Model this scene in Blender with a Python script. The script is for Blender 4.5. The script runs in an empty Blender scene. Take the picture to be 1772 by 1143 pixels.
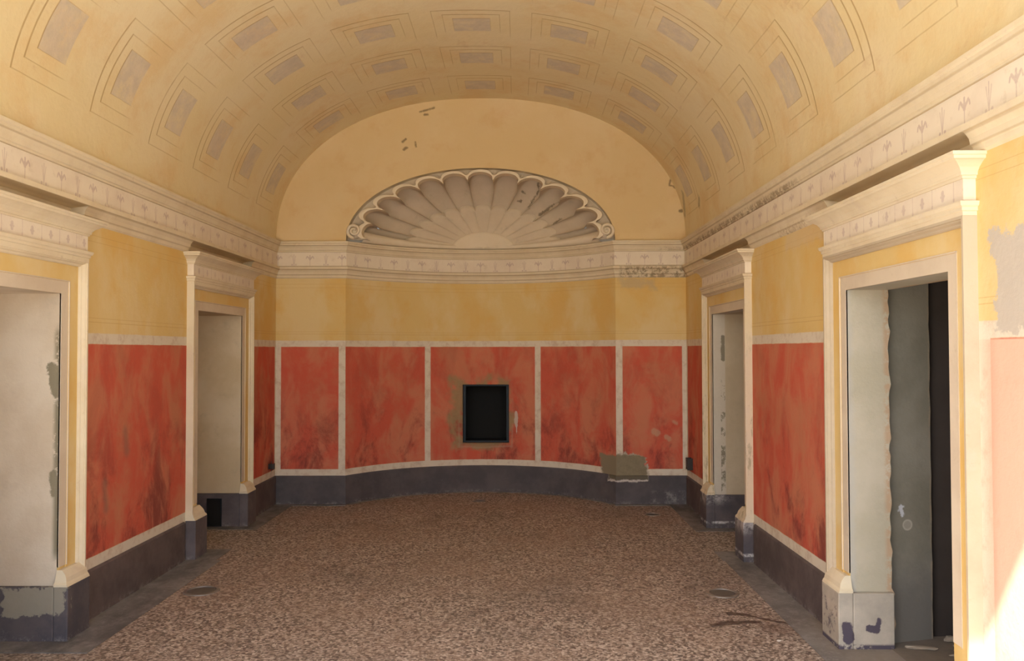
import bpy, bmesh, math, random
from mathutils import Vector, Matrix, noise as mnoise
pi = math.pi; sin = math.sin; cos = math.cos
S = bpy.context.scene
COL = S.collection
random.seed(7)

# ------------------------------------------------------------------ camera, light, exposure
cam_d = bpy.data.cameras.new('camera'); cam = bpy.data.objects.new('camera', cam_d); COL.objects.link(cam)
F_PX, W_PX, H_PX = 1430.0, 1772, 1143
cam_d.sensor_fit = 'HORIZONTAL'; cam_d.sensor_width = 36.0; cam_d.lens = 36.0 * F_PX / W_PX
cam_d.clip_start = 0.05; cam_d.clip_end = 300
YAW, PITCH, ROLL = 0.009695, 0.024356, -0.0019125
fw = Vector((-sin(YAW) * cos(PITCH), cos(YAW) * cos(PITCH), sin(PITCH)))
rt = Vector((cos(YAW), sin(YAW), 0)); up = rt.cross(fw)
r2 = rt * cos(ROLL) + up * sin(ROLL); u2 = -rt * sin(ROLL) + up * cos(ROLL)
mw = Matrix(((r2.x, u2.x, -fw.x, 0), (r2.y, u2.y, -fw.y, 0), (r2.z, u2.z, -fw.z, 1.6), (0, 0, 0, 1)))
cam.matrix_world = mw
S.camera = cam

world = bpy.data.worlds.new('sky'); S.world = world; world.use_nodes = True
wn = world.node_tree; wn.nodes.clear()
wo = wn.nodes.new('ShaderNodeOutputWorld'); wb = wn.nodes.new('ShaderNodeBackground')
sky = wn.nodes.new('ShaderNodeTexSky'); sky.sky_type = 'NISHITA'; sky.sun_disc = False
sky.sun_elevation = math.radians(55); sky.sun_rotation = math.radians(209); sky.dust_density = 2.5
hs = wn.nodes.new('ShaderNodeHueSaturation'); hs.inputs['Saturation'].default_value = 0.85
wn.links.new(sky.outputs[0], hs.inputs['Color']); wn.links.new(hs.outputs[0], wb.inputs[0])
wb.inputs[1].default_value = 0.19
wn.links.new(wb.outputs[0], wo.inputs[0])

sun_d = bpy.data.lights.new('sun', 'SUN'); sun_d.energy = 6.4; sun_d.angle = math.radians(0.9); sun_d.color = (1.0, 0.95, 0.86)
sun = bpy.data.objects.new('sun', sun_d); COL.objects.link(sun)
SUNDIR = Vector((0.55, 1.0, -1.63)).normalized()
sun.rotation_euler = SUNDIR.to_track_quat('-Z', 'Y').to_euler(); sun.location = (-3, -6, 9)

S.view_settings.view_transform = 'Standard'; S.view_settings.look = 'None'; S.view_settings.gamma = 1.0
S.view_settings.use_curve_mapping = False
S.view_settings.exposure = 1.66
S.cycles.max_bounces = 12; S.cycles.diffuse_bounces = 8; S.cycles.sample_clamp_indirect = 6.0

# ------------------------------------------------------------------ layout
YF = 8.652; YO = 1.35
def XL(y): return -2.5936 + 0.00328 * y
def XR(y): return 1.822 - 0.0097 * y
def SP(s, u, y, z): return (XL(y) + u, y, z) if s == 'L' else (XR(y) - u, y, z)
ZS, VB, VN = 2.76, 1.50, 2.2
def vault_xz(y, th):
    xc = (XL(y) + XR(y)) / 2; a = (XR(y) - XL(y)) / 2
    sg = 1 if th > 0 else -1; t = abs(th)
    return xc + sg * a * sin(t) ** (2 / VN), ZS + VB * max(cos(t), 0) ** (2 / VN)
def vault_z(x, y):
    xc = (XL(y) + XR(y)) / 2; a = (XR(y) - XL(y)) / 2
    return ZS + VB * max(0, 1 - min(1, abs((x - xc) / a)) ** VN) ** (1 / VN)
NX, NH = -0.415, 1.415                       # niche centre and half width
NR = 1.668; NCY = 7.767                      # niche arc radius and centre
def niche_y(x): return NCY + math.sqrt(NR * NR - (x - NX) ** 2)

# ------------------------------------------------------------------ node helper
class NT:
    def __init__(self, name, rough=0.9, spec=0.2):
        self.m = bpy.data.materials.new(name); self.m.use_nodes = True
        self.t = self.m.node_tree; self.t.nodes.clear()
        self.out = self.t.nodes.new('ShaderNodeOutputMaterial')
        self.b = self.t.nodes.new('ShaderNodeBsdfPrincipled')
        self.b.inputs['Roughness'].default_value = rough
        self.b.inputs['Specular IOR Level'].default_value = spec
        self.t.links.new(self.b.outputs[0], self.out.inputs[0])
        g = self.t.nodes.new('ShaderNodeNewGeometry'); self.pos = g.outputs['Position']
        s = self.t.nodes.new('ShaderNodeSeparateXYZ'); self.t.links.new(self.pos, s.inputs[0])
        self.x, self.y, self.z = s.outputs
    def put(self, sock, v):
        if isinstance(v, bpy.types.NodeSocket): self.t.links.new(v, sock)
        elif isinstance(v, (tuple, list)):
            v = tuple(v)
            if sock.type == 'RGBA' and len(v) == 3: v = v + (1,)
            sock.default_value = v
        elif sock.type == 'VECTOR': sock.default_value = (v, v, v)
        else: sock.default_value = v
    def math(self, op, a, b=0.0, clamp=False):
        n = self.t.nodes.new('ShaderNodeMath'); n.operation = op; n.use_clamp = clamp
        self.put(n.inputs[0], a); self.put(n.inputs[1], b); return n.outputs[0]
    def add(self, a, b): return self.math('ADD', a, b)
    def sub(self, a, b): return self.math('SUBTRACT', a, b)
    def mul(self, a, b): return self.math('MULTIPLY', a, b)
    def mx(self, a, b): return self.math('MAXIMUM', a, b)
    def mn(self, a, b): return self.math('MINIMUM', a, b)
    def absv(self, a): return self.math('ABSOLUTE', a)
    def ss(self, x, e0, e1, lo=0.0, hi=1.0):
        n = self.t.nodes.new('ShaderNodeMapRange'); n.interpolation_type = 'SMOOTHSTEP'
        if e0 > e1: e0, e1, lo, hi = e1, e0, hi, lo
        self.put(n.inputs[0], x); n.inputs[1].default_value = e0; n.inputs[2].default_value = e1
        n.inputs[3].default_value = lo; n.inputs[4].default_value = hi; return n.outputs[0]
    def comb(self, x, y, z):
        n = self.t.nodes.new('ShaderNodeCombineXYZ')
        for i, v in enumerate((x, y, z)): self.put(n.inputs[i], v)
        return n.outputs[0]
    def scalev(self, v, s):
        n = self.t.nodes.new('ShaderNodeVectorMath'); n.operation = 'MULTIPLY'
        self.put(n.inputs[0], v); n.inputs[1].default_value = s; return n.outputs[0]
    def noise(self, scale, detail=4, rough=0.55, vec=None, stretch=None, off=0.0, dist=0.0):
        n = self.t.nodes.new('ShaderNodeTexNoise'); n.inputs['Scale'].default_value = scale
        n.inputs['Detail'].default_value = detail; n.inputs['Roughness'].default_value = rough
        n.inputs['Distortion'].default_value = dist
        v = vec or self.pos
        if stretch: v = self.scalev(v, stretch)
        if off:
            a = self.t.nodes.new('ShaderNodeVectorMath'); a.operation = 'ADD'
            self.put(a.inputs[0], v); a.inputs[1].default_value = (off, off * 1.7, off * .6); v = a.outputs[0]
        self.put(n.inputs['Vector'], v); return n.outputs[0]
    def mix(self, f, a, b, mode='MIX'):
        n = self.t.nodes.new('ShaderNodeMix'); n.data_type = 'RGBA'; n.blend_type = mode
        self.put(n.inputs[0], f); self.put(n.inputs[6], a); self.put(n.inputs[7], b); return n.outputs[2]
    def band(self, x, a, b, s=0.004):
        return self.mul(self.ss(x, a - s, a + s), self.ss(x, b + s, b - s))
    def box(self, cs, lo, hi, nz=None, amp=0.0, soft=0.01):
        """soft box mask over coordinates; nz (0..1 noise) moves the outline"""
        d = None
        for c, l, h_ in zip(cs, lo, hi):
            e = self.sub(self.absv(self.sub(c, (l + h_) / 2)), (h_ - l) / 2)
            d = e if d is None else self.mx(d, e)
        if nz is not None: d = self.add(d, self.mul(self.sub(nz, 0.5), amp))
        return self.ss(d, soft, -soft)
    def seg(self, a, b, p0, p1, r, soft=0.004, nz=None, amp=0.0):
        dx, dy = p1[0] - p0[0], p1[1] - p0[1]; L2 = dx * dx + dy * dy + 1e-9
        ax, by = self.sub(a, p0[0]), self.sub(b, p0[1])
        h_ = self.math('ADD', self.mul(ax, dx / L2), self.mul(by, dy / L2), clamp=True)
        ex, ey = self.sub(ax, self.mul(h_, dx)), self.sub(by, self.mul(h_, dy))
        d = self.math('SQRT', self.add(self.mul(ex, ex), self.mul(ey, ey)))
        if nz is not None: d = self.add(d, self.mul(self.sub(nz, 0.5), amp))
        return self.ss(d, r + soft, r - soft)
    def bump(self, h_, strength=0.3, dist=0.01):
        n = self.t.nodes.new('ShaderNodeBump'); n.inputs['Strength'].default_value = strength
        n.inputs['Distance'].default_value = dist; self.put(n.inputs['Height'], h_)
        self.t.links.new(n.outputs[0], self.b.inputs['Normal'])
    def color(self, c): self.put(self.b.inputs['Base Color'], c); return self.m

YEL1, YEL2, YEL3 = (.68, .50, .205), (.70, .55, .28), (.675, .435, .135)
CREAM, CREAM2 = (.70, .61, .44), (.64, .54, .37)
WHITE = (.68, .61, .49)
RED1, RED2, RED3 = (.56, .115, .070), (.56, .20, .115), (.22, .055, .045)
GREYP = (.36, .31, .22)
DARKX = (.062, .052, .056)

def plaster_bump(n, s=0.25):
    a = n.noise(9, 5, .6); b = n.noise(70, 4, .6)
    n.bump(n.add(a, n.mul(b, .35)), s, 0.012)

def yellow_col(n, fine=True):
    v = n.noise(1.5, 5, .6, stretch=(1.2, 1.2, .7), off=3)
    c = n.mix(n.ss(v, .42, .62), YEL1, YEL2)
    c = n.mix(n.mul(n.ss(n.noise(2.3, 5, .62, off=9, stretch=(1, 1, .75)), .45, .68), .80), c, YEL3)
    return c

def red_col(n):
    st = n.noise(4.2, 6, .62, stretch=(1, 1, .50), off=5, dist=.5)
    c = n.mix(n.ss(st, .40, .66), RED1, RED2)
    pale = n.noise(2.4, 5, .65, off=21)
    c = n.mix(n.mul(n.ss(pale, .50, .72), .65), c, (.50, .20, .11))
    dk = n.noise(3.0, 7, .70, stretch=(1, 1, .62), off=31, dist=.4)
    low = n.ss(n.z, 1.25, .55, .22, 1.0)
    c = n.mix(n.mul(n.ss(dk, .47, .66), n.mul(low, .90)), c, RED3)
    fl = n.noise(38, 4, .7, off=2)
    return n.mix(n.mul(n.ss(fl, .52, .75), .22), c, (.44, .22, .14))

def painted_wall(name, bars=(), axis='x', extra=None, soft_side=None):
    """dado scheme common to all walls: white lines, red field, yellow above"""
    n = NT(name, .92, .12)
    wob = n.mul(n.sub(n.noise(6, 4, .7), .5), .010)
    z = n.add(n.z, wob)
    c = yellow_col(n)
    # faint incised double line in the yellow panels
    ln = n.add(n.band(n.z, 1.775, 1.779, .0015), n.band(n.z, 1.80, 1.803, .0015))
    ln = n.add(ln, n.add(n.band(n.z, 2.300, 2.303, .0015), n.band(n.z, 2.262, 2.265, .0015)))
    c = n.mix(n.mul(ln, .5), c, (.50, .30, .11))
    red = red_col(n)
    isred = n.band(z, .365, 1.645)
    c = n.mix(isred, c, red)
    w = n.mix(n.ss(n.noise(11, 5, .7, off=4), .45, .7), WHITE, (.56, .45, .34))
    c = n.mix(n.band(z, 1.645, 1.710), c, w)
    c = n.mix(n.ss(z, .369, .361), c, w)
    co = n.x if axis == 'x' else n.y
    co = n.add(co, n.mul(wob, .6))
    for a, b in bars:
        c = n.mix(n.mul(n.band(co, a, b), n.ss(z, 1.713, 1.705)), c, w)
    h_ = n.add(n.noise(7, 5, .6), n.mul(n.noise(60, 4, .6), .4))
    if extra: c, h_ = extra(n, c, h_)
    n.bump(h_, .28, .012)
    return n.color(c)

def ex_far(n, c, h_):
    nz = n.noise(7, 7, .75, off=1)
    # lost plaster at the foot of the right pilaster
    m = n.mul(n.box((n.x, n.z), (.93, .24), (1.33, .53), nz, .30, .012), n.ss(n.add(n.z, n.mul(n.absv(n.sub(n.x, 1.12)), .45)), .58, .56))
    core = n.mix(n.noise(22, 4, .7), (.30, .26, .17), (.17, .14, .09))
    edge = n.mul(m, n.sub(1, n.box((n.x, n.z), (.945, .255), (1.315, .515), nz, .16, .012)))
    c = n.mix(m, c, core); c = n.mix(n.mul(edge, .7), c, (.6, .52, .42))
    h2 = n.sub(h_, n.mul(m, 1.3))
    # chips higher in the red field
    for px, pz, r in ((1.40, .76, .035), (1.52, .70, .025), (1.60, .86, .02)):
        k = n.seg(n.x, n.z, (px, pz), (px + .03, pz - .02), r, .01, nz, .06); c = n.mix(n.mul(k, .6), c, (.50, .34, .22))
    # damp grey under the cornice, right pilaster
    k = n.box((n.x, n.z), (1.05, 2.25), (1.42, 2.36), nz, .22, .03); c = n.mix(n.mul(k, .55), c, (.45, .38, .26))
    return c, h2

def ex_niche(n, c, h_):
    nz = n.noise(4.5, 6, .7, off=6)
    m = n.box((n.x, n.z), (-.80, .50), (-.10, 1.28), nz, .42, .05)
    m = n.mul(m, n.ss(n.noise(5, 3, .6, off=12), .34, .52))
    pl = n.mix(n.noise(12, 5, .7), (.38, .29, .15), (.22, .17, .09))
    c = n.mix(n.mul(m, .85), c, pl)
    r1 = n.box((n.x, n.z), (-.70, .50), (-.08, 1.27), nz, .06, .01)
    r0 = n.box((n.x, n.z), (-.685, .515), (-.095, 1.255), nz, .06, .01)
    ring = n.mul(r1, n.sub(1, r0)); c = n.mix(n.mul(n.mul(ring, .35), n.ss(n.z, .9, .6, .2, 1.0)), c, (.40, .33, .24))
    m2 = n.box((n.x, n.z), (.86, .24), (1.10, .50), nz, .14, .012)
    c = n.mix(m2, c, (.24, .20, .13))
    k = n.seg(n.x, n.z, (-.045, .90), (-.04, .66), .006, .004, nz, .10); c = n.mix(n.mul(k, .8), c, (.6, .52, .44))
    return c, n.sub(h_, n.mul(n.add(m, m2), .5))

def ex_right(n, c, h_):
    nz = n.noise(6, 6, .75, off=8)
    m = n.box((n.y, n.z), (2.2, 1.66), (3.14, 2.03), nz, .34, .012)
    g = n.mix(n.noise(9, 5, .65), (.56, .50, .42), (.46, .41, .34))
    c = n.mix(m, c, g)
    # red made paler beyond the near door, bounced light painted into the colour
    bounce_pale = n.mul(n.band(n.z, .37, 1.64), n.ss(n.y, 3.3, 3.1))
    c = n.mix(n.mul(bounce_pale, n.ss(n.noise(3, 5, .65, off=2), .1, .5)), c, (.70, .46, .34))
    k = n.box((n.y, n.z), (4.70, 2.25), (5.5, 2.40), nz, .2, .03); c = n.mix(n.mul(k, .5), c, (.62, .5, .33))
    return c, h_

def ex_left(n, c, h_):
    nz = n.noise(9, 6, .75, off=8)
    for (a, b, r) in (((5.38, 1.08), (5.40, .95), .035), ((5.12, .78), (5.14, .62), .03)):
        k = n.seg(n.y, n.z, a, b, r, .03, nz, .06); c = n.mix(n.mul(k, .55), c, (.22, .14, .10))
    return c, h_

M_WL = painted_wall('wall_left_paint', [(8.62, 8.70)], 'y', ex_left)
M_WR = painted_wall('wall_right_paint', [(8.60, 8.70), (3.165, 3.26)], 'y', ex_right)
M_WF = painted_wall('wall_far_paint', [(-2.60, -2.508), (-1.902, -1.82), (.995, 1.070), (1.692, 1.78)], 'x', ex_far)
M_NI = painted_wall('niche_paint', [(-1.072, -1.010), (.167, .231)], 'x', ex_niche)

def m_lunette():
    n = NT('lunette_plaster', .92, .1)
    v = n.noise(1.3, 6, .6)
    c = n.mix(n.ss(v, .38, .66), (.68, .52, .28), (.71, .56, .33))
    c = n.mix(n.mul(n.ss(n.noise(3, 5, .65, off=7), .52, .75), .5), c, (.62, .41, .20))
    nz = n.noise(25, 4, .8, off=3)
    dk = None
    for p0, p1, r in (((-1.235, 3.800), (-1.20, 3.83), .012), ((-1.22, 3.72), (-1.19, 3.74), .012), ((-1.10, 3.80), (-1.09, 3.75), .008),
                      ((1.585, 3.40), (1.57, 3.33), .008), ((1.57, 3.33), (1.66, 3.31), .008), ((1.62, 3.31), (1.68, 3.27), .01),
                      ((1.68, 3.06), (1.76, 3.07), .016), ((-1.05, 4.12), (-.90, 4.16), .010), ((-1.0, 4.09), (-.97, 4.09), .012)):
        k = n.seg(n.x, n.z, p0, p1, r, .008, nz, .03); dk = k if dk is None else n.mx(dk, k)
    c = n.mix(n.mul(dk, .75), c, (.16, .11, .06))
    plaster_bump(n, .22)
    return n.color(c)
M_LU = m_lunette()

def cream_mat(name, a=CREAM, b=CREAM2, grime=.35, extra=None, mauve=0.25):
    n = NT(name, .85, .18)
    c = n.mix(n.ss(n.noise(3.2, 5, .62), .40, .68), a, b)
    c = n.mix(n.mul(n.ss(n.noise(7, 5, .7, off=11), .50, .72), mauve), c, (.56, .46, .40))
    c = n.mix(n.mul(n.ss(n.noise(16, 5, .75, off=17), .58, .78), grime), c, (.36, .26, .15))
    h_ = n.add(n.noise(12, 5, .6), n.mul(n.noise(80, 3, .6), .4))
    if extra: c, h_ = extra(n, c, h_)
    n.bump(h_, .25, .008)
    return n.color(c)
M_CREAM = cream_mat('cream_stucco')
def ex_corn(n, c, h_):
    # broken and flaked stretch of the cornice on the right, bed mould over the right pilaster
    nz = n.noise(20, 6, .8, off=5)
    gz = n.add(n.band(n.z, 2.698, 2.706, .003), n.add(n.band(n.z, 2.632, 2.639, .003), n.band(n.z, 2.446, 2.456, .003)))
    gz = n.add(gz, n.band(n.z, 2.396, 2.403, .003)); c = n.mix(n.mul(gz, .45), c, (.34, .25, .14))  # shadow lines of the moulding grooves, painted into the colour
    k = n.mul(n.band(n.y, 5.2, 8.6, .2), n.mul(n.band(n.z, 2.60, 2.68, .01), n.ss(n.x, 1.4, 1.5)))
    k = n.mul(k, n.ss(nz, .42, .56)); c = n.mix(n.mul(k, .75), c, (.27, .20, .13))
    k2 = n.mul(n.mul(n.box((n.x, n.z), (1.04, 2.355), (1.74, 2.48), nz, .06, .02), n.ss(n.y, 8.50, 8.55)), n.ss(nz, .44, .58))
    c = n.mix(n.mul(k2, .8), c, (.22, .17, .10))
    k3 = n.mul(n.mul(n.band(n.y, 4.75, 5.6, .1), n.ss(n.x, 1.4, 1.5)), n.mul(n.ss(n.z, 2.45, 2.38), n.ss(nz, .45, .6)))
    c = n.mix(n.mul(k3, .6), c, (.34, .24, .15))
    return c, n.sub(h_, n.mul(n.add(k, k2), 1.2))
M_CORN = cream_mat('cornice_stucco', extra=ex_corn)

def m_frieze(name, pitch, zb, zt, second=True, ink=.40):
    """pale frieze with small painted violet flowers and reeds; uv.x runs along the wall in metres"""
    n = NT(name, .85, .15)
    base = n.mix(n.ss(n.noise(3, 5, .6), .4, .65), (.76, .68, .55), (.71, .62, .50))
    base = n.mix(n.mul(n.ss(n.noise(14, 5, .7, off=3), .55, .75), .3), base, (.46, .36, .25))
    uvn = n.t.nodes.new('ShaderNodeUVMap'); sp = n.t.nodes.new('ShaderNodeSeparateXYZ'); n.t.links.new(uvn.outputs[0], sp.inputs[0])
    u = n.math('FLOORED_MODULO', sp.outputs[0], pitch); u = n.sub(u, pitch / 2)
    H = zt - zb; q = n.sub(sp.outputs[1], zb)
    m = None
    if second:
        segs = [((0, 0), (0, .5), .003), ((0, .5), (0, .62), .010), ((0, .5), (-.028, .70), .007), ((0, .5), (.028, .70), .007), ((-.036, .66), (-.040, .56), .005), ((.036, .66), (.040, .56), .005), ((0, .62), (0, .78), .006)]
    else:
        segs = [((0, .38), (0, .66), .011), ((-.013, .5), (.013, .5), .006)]
    for p0, p1, r in segs:
        k = n.seg(u, q, (p0[0], p0[1] * H), (p1[0], p1[1] * H), r, .003); m = k if m is None else n.mx(m, k)
    v = n.sub(n.absv(u), pitch / 2)          # reed, half a pitch away (mirrored)
    for p0, p1, r in ([((0, 0), (0, .85), .0030), ((0, .1), (-.018, .75), .0022), ((-.02, .12), (-.02, .14), .008)] if second else [((0, .0), (0, 1.0), .0022), ((0, .18), (0, .22), .006)]):
        k = n.seg(v, q, (p0[0], p0[1] * H), (p1[0], p1[1] * H), r, .0025); m = n.mx(m, k)
    m = n.mul(m, n.ss(n.noise(9, 4, .8, off=5), .25, .55, .35, 1.0))
    c = n.mix(n.mul(m, ink), base, (.30, .17, .20))
    c = n.mix(n.mul(n.band(q, -.01, .007, .003), .8), c, (.35, .26, .16))  # dark line along the frieze foot, crevice shade put into the colour
    n.bump(n.noise(20, 4, .6), .15, .006)
    return n.color(c)
M_FR = m_frieze('painted_frieze', .34, 2.485, 2.635)
M_DFR = m_frieze('door_frieze_paint', .17, 2.180, 2.275, False, .32)

def m_vault():
    n = NT('vault_plaster', .92, .1)
    uvn = n.t.nodes.new('ShaderNodeUVMap'); sp = n.t.nodes.new('ShaderNodeSeparateXYZ'); n.t.links.new(uvn.outputs[0], sp.inputs[0])
    s, y = sp.outputs[0], sp.outputs[1]
    v = n.noise(1.1, 6, .6)
    c = n.mix(n.ss(v, .38, .64), (.72, .61, .365), (.74, .64, .42))
    c = n.mix(n.mul(n.ss(n.noise(2.1, 6, .65, off=13), .46, .68), .65), c, (.68, .50, .26))
    c = n.mix(n.mul(n.ss(n.noise(5.5, 5, .7, off=3, stretch=(1, .5, 1)), .60, .76), .4), c, (.55, .36, .22))
    wob = n.mul(n.sub(n.noise(5, 3, .6), .5), .006)
    sc = n.sub(n.math('FLOORED_MODULO', n.add(n.add(s, wob), .38), .80), .40)       # column-local
    t = n.math('FLOORED_MODULO', n.sub(n.add(y, wob), 6.385 - .766 * 8), .766)        # row-local, 0 at near edge
    a = n.absv(sc)
    inside = n.mul(n.ss(n.absv(n.sub(s, .02)), 2.80, 2.79), n.ss(y, 8.60, 8.58))
    def line(hw, t0, wn_, ws, t1):
        near = n.mul(n.band(t, t0, t0 + wn_, .003), n.ss(a, hw + .003, hw - .003))
        side = n.mul(n.band(a, hw - ws, hw, .002), n.mul(n.ss(t, t0 - .002, t0 + .002), n.ss(t, t1, t1 - .12)))
        return near, side
    tot = None
    for hw, t0, wn_, ws, t1 in ((.315, .0, .012, .006, .60), (.232, .083, .012, .006, .50), (.153, .163, .009, .004, .46)):
        ne, si = line(hw, t0, wn_, ws, t1)
        k = n.mx(n.mul(ne, .66), n.mul(si, .40)); tot = k if tot is None else n.mx(tot, k)
    worn = n.ss(n.noise(2.2, 4, .7, off=8), .25, .55, .35, 1.0)
    tot = n.mul(n.mul(tot, worn), inside)
    g = n.mul(n.mul(n.ss(a, .153, .147), n.band(t, .168, .430, .006)), inside)
    gcol = n.mix(n.ss(n.noise(9, 5, .7, off=2), .35, .65), (.58, .51, .44), (.49, .44, .39))
    c = n.mix(n.mul(g, n.ss(n.noise(6, 5, .75, off=5), .28, .58, .22, .70)), c, gcol)
    c = n.mix(tot, c, (.37, .24, .10))
    nz = n.noise(12, 5, .75, off=4)
    k = n.mx(n.seg(n.y, n.z, (8.45, 3.20), (8.60, 3.02), .03, .02, nz, .10), n.seg(n.y, n.z, (7.9, 3.05), (7.95, 3.0), .03, .02, nz, .08))
    k = n.mul(k, n.ss(n.x, 1.3, 1.4)); c = n.mix(n.mul(k, .6), c, (.30, .26, .17))
    relief = n.mul(n.ss(n.noise(6, 5, .6), .2, .8), 1.0)
    n.bump(n.sub(n.add(relief, n.mul(n.noise(50, 3, .6), .3)), n.mul(tot, .8)), .22, .012)
    return n.color(c)
M_VA = m_vault()

def m_stone(name, base, alt, extra=None, rough=.75, wear=.25, light=(.30, .28, .27)):
    n = NT(name, rough, .3)
    c = n.mix(n.ss(n.noise(4, 6, .65), .36, .66), base, alt)
    c = n.mix(n.mul(n.ss(n.noise(11, 6, .75, off=6), .60, .80), wear), c, light)
    # pale salts at the foot
    k = n.mul(n.ss(n.z, .05, .0), n.ss(n.noise(18, 5, .8, off=8), .48, .62)); c = n.mix(n.mul(k, .5), c, light)
    h_ = n.add(n.noise(10, 5, .6), n.mul(n.noise(70, 3, .6), .4))
    if extra: c, h_ = extra(n, c, h_)
    n.bump(h_, .2, .008)
    return n.color(c)
M_BASE = m_stone('plinth_paint', (.088, .068, .066), (.135, .105, .100))
def ex_bfar(n, c, h_):
    nz = n.noise(7, 7, .75, off=1)
    m = n.box((n.x, n.z), (.93, .255), (1.33, .53), nz, .10, .008)
    c = n.mix(m, c, (.13, .11, .075))
    ln = n.mul(n.box((n.x, n.z), (.93, .235), (1.33, .55), nz, .10, .006), n.sub(1, m)); c = n.mix(ln, c, (.55, .50, .45))
    k = n.mul(n.box((n.x, n.z), (1.35, .0), (1.72, .15), nz, .3, .02), n.ss(nz, .48, .6)); c = n.mix(n.mul(k, .5), c, (.40, .38, .36))
    return c, h_
M_BFAR = m_stone('plinth_paint_far', (.080, .072, .078), (.110, .098, .102), ex_bfar)
def ex_blk_ln(n, c, h_):
    nz = n.noise(7, 6, .72, off=2)
    m = n.mul(n.box((n.x, n.z), (-2.86, .14), (-2.50, .31), nz, .20, .006), n.ss(n.y, 4.62, 4.60))
    c = n.mix(m, c, n.mix(n.noise(8, 4, .6), (.24, .22, .17), (.31, .28, .22)))
    return c, n.sub(h_, n.mul(m, .5))
M_BLK_LN = m_stone('block_slate_worn', (.072, .066, .076), (.115, .098, .100), ex_blk_ln)
M_BLK_LF = m_stone('block_slate', (.095, .080, .084), (.145, .120, .120))
def ex_blk_rf(n, c, h_):
    nz = n.noise(10, 6, .75, off=3)
    m = n.mul(n.ss(n.z, .18, .30), n.ss(n.x, 1.95, 1.72)); c = n.mix(n.mul(m, n.ss(nz, .38, .6)), c, (.50, .46, .44))
    k = n.mul(n.band(n.z, .045, .065, .008), n.ss(nz, .42, .55)); c = n.mix(k, c, (.55, .52, .50))
    return c, h_
M_BLK_RF = m_stone('block_slate_salts', (.070, .062, .070), (.110, .092, .094), ex_blk_rf, wear=.5)
def ex_blk_rn(n, c, h_):
    nz = n.noise(16, 6, .75, off=5)
    dk = n.mul(n.ss(n.z, .035, .02), n.ss(nz, .40, .46))
    fr = n.ss(n.y, 4.49, 4.47)
    for p0, p1, r in (((1.745, .12), (1.755, .06), .028), ((1.86, .115), (1.90, .11), .020), ((1.90, .11), (1.915, .155), .014)):
        dk = n.mx(dk, n.mul(n.seg(n.x, n.z, p0, p1, r, .004, nz, .05), fr))
    side = n.mul(n.mul(n.ss(nz, .53, .60), n.band(n.z, .02, .24, .03)), n.ss(n.y, 4.48, 4.50)); dk = n.mx(dk, n.mul(side, .8))
    c = n.mix(dk, c, (.085, .070, .090))
    return c, n.sub(h_, n.mul(dk, .4))
M_BLK_RN = m_stone('block_bare_plaster', (.37, .33, .27), (.48, .42, .34), ex_blk_rn, .85, .35, (.56, .52, .46))

def m_floor():
    n = NT('terrazzo', .62, .35)
    vor = n.t.nodes.new('ShaderNodeTexVoronoi'); vor.inputs['Scale'].default_value = 75; n.put(vor.inputs['Vector'], n.pos)
    sep = n.t.nodes.new('ShaderNodeSeparateColor'); n.t.links.new(vor.outputs['Color'], sep.inputs[0])
    r = sep.outputs[0]
    c = n.mix(n.ss(r, .1, .55), (.115, .088, .072), (.31, .245, .20))
    c = n.mix(n.ss(r, .62, .95), c, (.52, .45, .385))
    vor2 = n.t.nodes.new('ShaderNodeTexVoronoi'); vor2.inputs['Scale'].default_value = 34; n.put(vor2.inputs['Vector'], n.pos)
    sep2 = n.t.nodes.new('ShaderNodeSeparateColor'); n.t.links.new(vor2.outputs['Color'], sep2.inputs[0])
    core = n.mul(n.ss(vor2.outputs['Distance'], .42, .26), n.ss(sep2.outputs[1], .70, .74))
    c = n.mix(core, c, (.085, .055, .045))
    c = n.mix(n.mul(n.ss(n.noise(1.1, 5, .65), .42, .64), .35), c, (.27, .19, .14))
    c = n.mix(n.mul(n.ss(n.noise(.9, 5, .65, off=14), .50, .70), .38), c, (.12, .10, .085))
    nz = n.noise(9, 5, .75, off=4)
    wet = None
    for p0, p1, r_ in (((1.13, 4.86), (1.20, 4.90), .030), ((1.20, 4.90), (1.38, 4.93), .030), ((1.28, 5.08), (1.36, 5.06), .028),
                       ((1.36, 5.06), (1.47, 4.96), .018), ((1.47, 4.96), (1.60, 4.88), .014), ((1.30, 4.88), (1.31, 4.83), .012)):
        k = n.seg(n.x, n.y, p0, p1, r_, .008, nz, .05); wet = k if wet is None else n.mx(wet, k)
    c = n.mix(n.mul(wet, .82), c, (.040, .020, .016))
    k = n.seg(n.x, n.y, (1.45, 4.82), (1.68, 4.72), .07, .05, nz, .12); c = n.mix(n.mul(k, .35), c, (.10, .045, .03))
    jt = n.mul(n.band(n.add(n.y, n.mul(n.sub(n.noise(3, 3), .5), .02)), 5.520, 5.527, .003), n.ss(n.noise(4, 4, .7), .35, .6))
    c = n.mix(n.mul(jt, .6), c, (.45, .40, .36))
    n.put(n.b.inputs['Roughness'], n.sub(.66, n.mul(wet, .25)))
    n.bump(n.add(vor.outputs['Distance'], n.noise(5, 3)), .15, .004)
    return n.color(c)
M_FLOOR = m_floor()
def ex_slab(n, c, h_):
    nz = n.noise(3, 6, .7, off=4, stretch=(1, .5, 1))
    c = n.mix(n.mul(n.ss(nz, .46, .66), .75), c, (.075, .070, .068))
    d = n.mul(n.ss(n.x, 1.55, 1.8), n.ss(n.y, 5.4, 4.6)); c = n.mix(n.mul(d, .6), c, (.30, .245, .19))
    return c, h_
M_SLAB = m_stone('border_slate', (.155, .145, .140), (.215, .205, .195), ex_slab, .6, .3)

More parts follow.
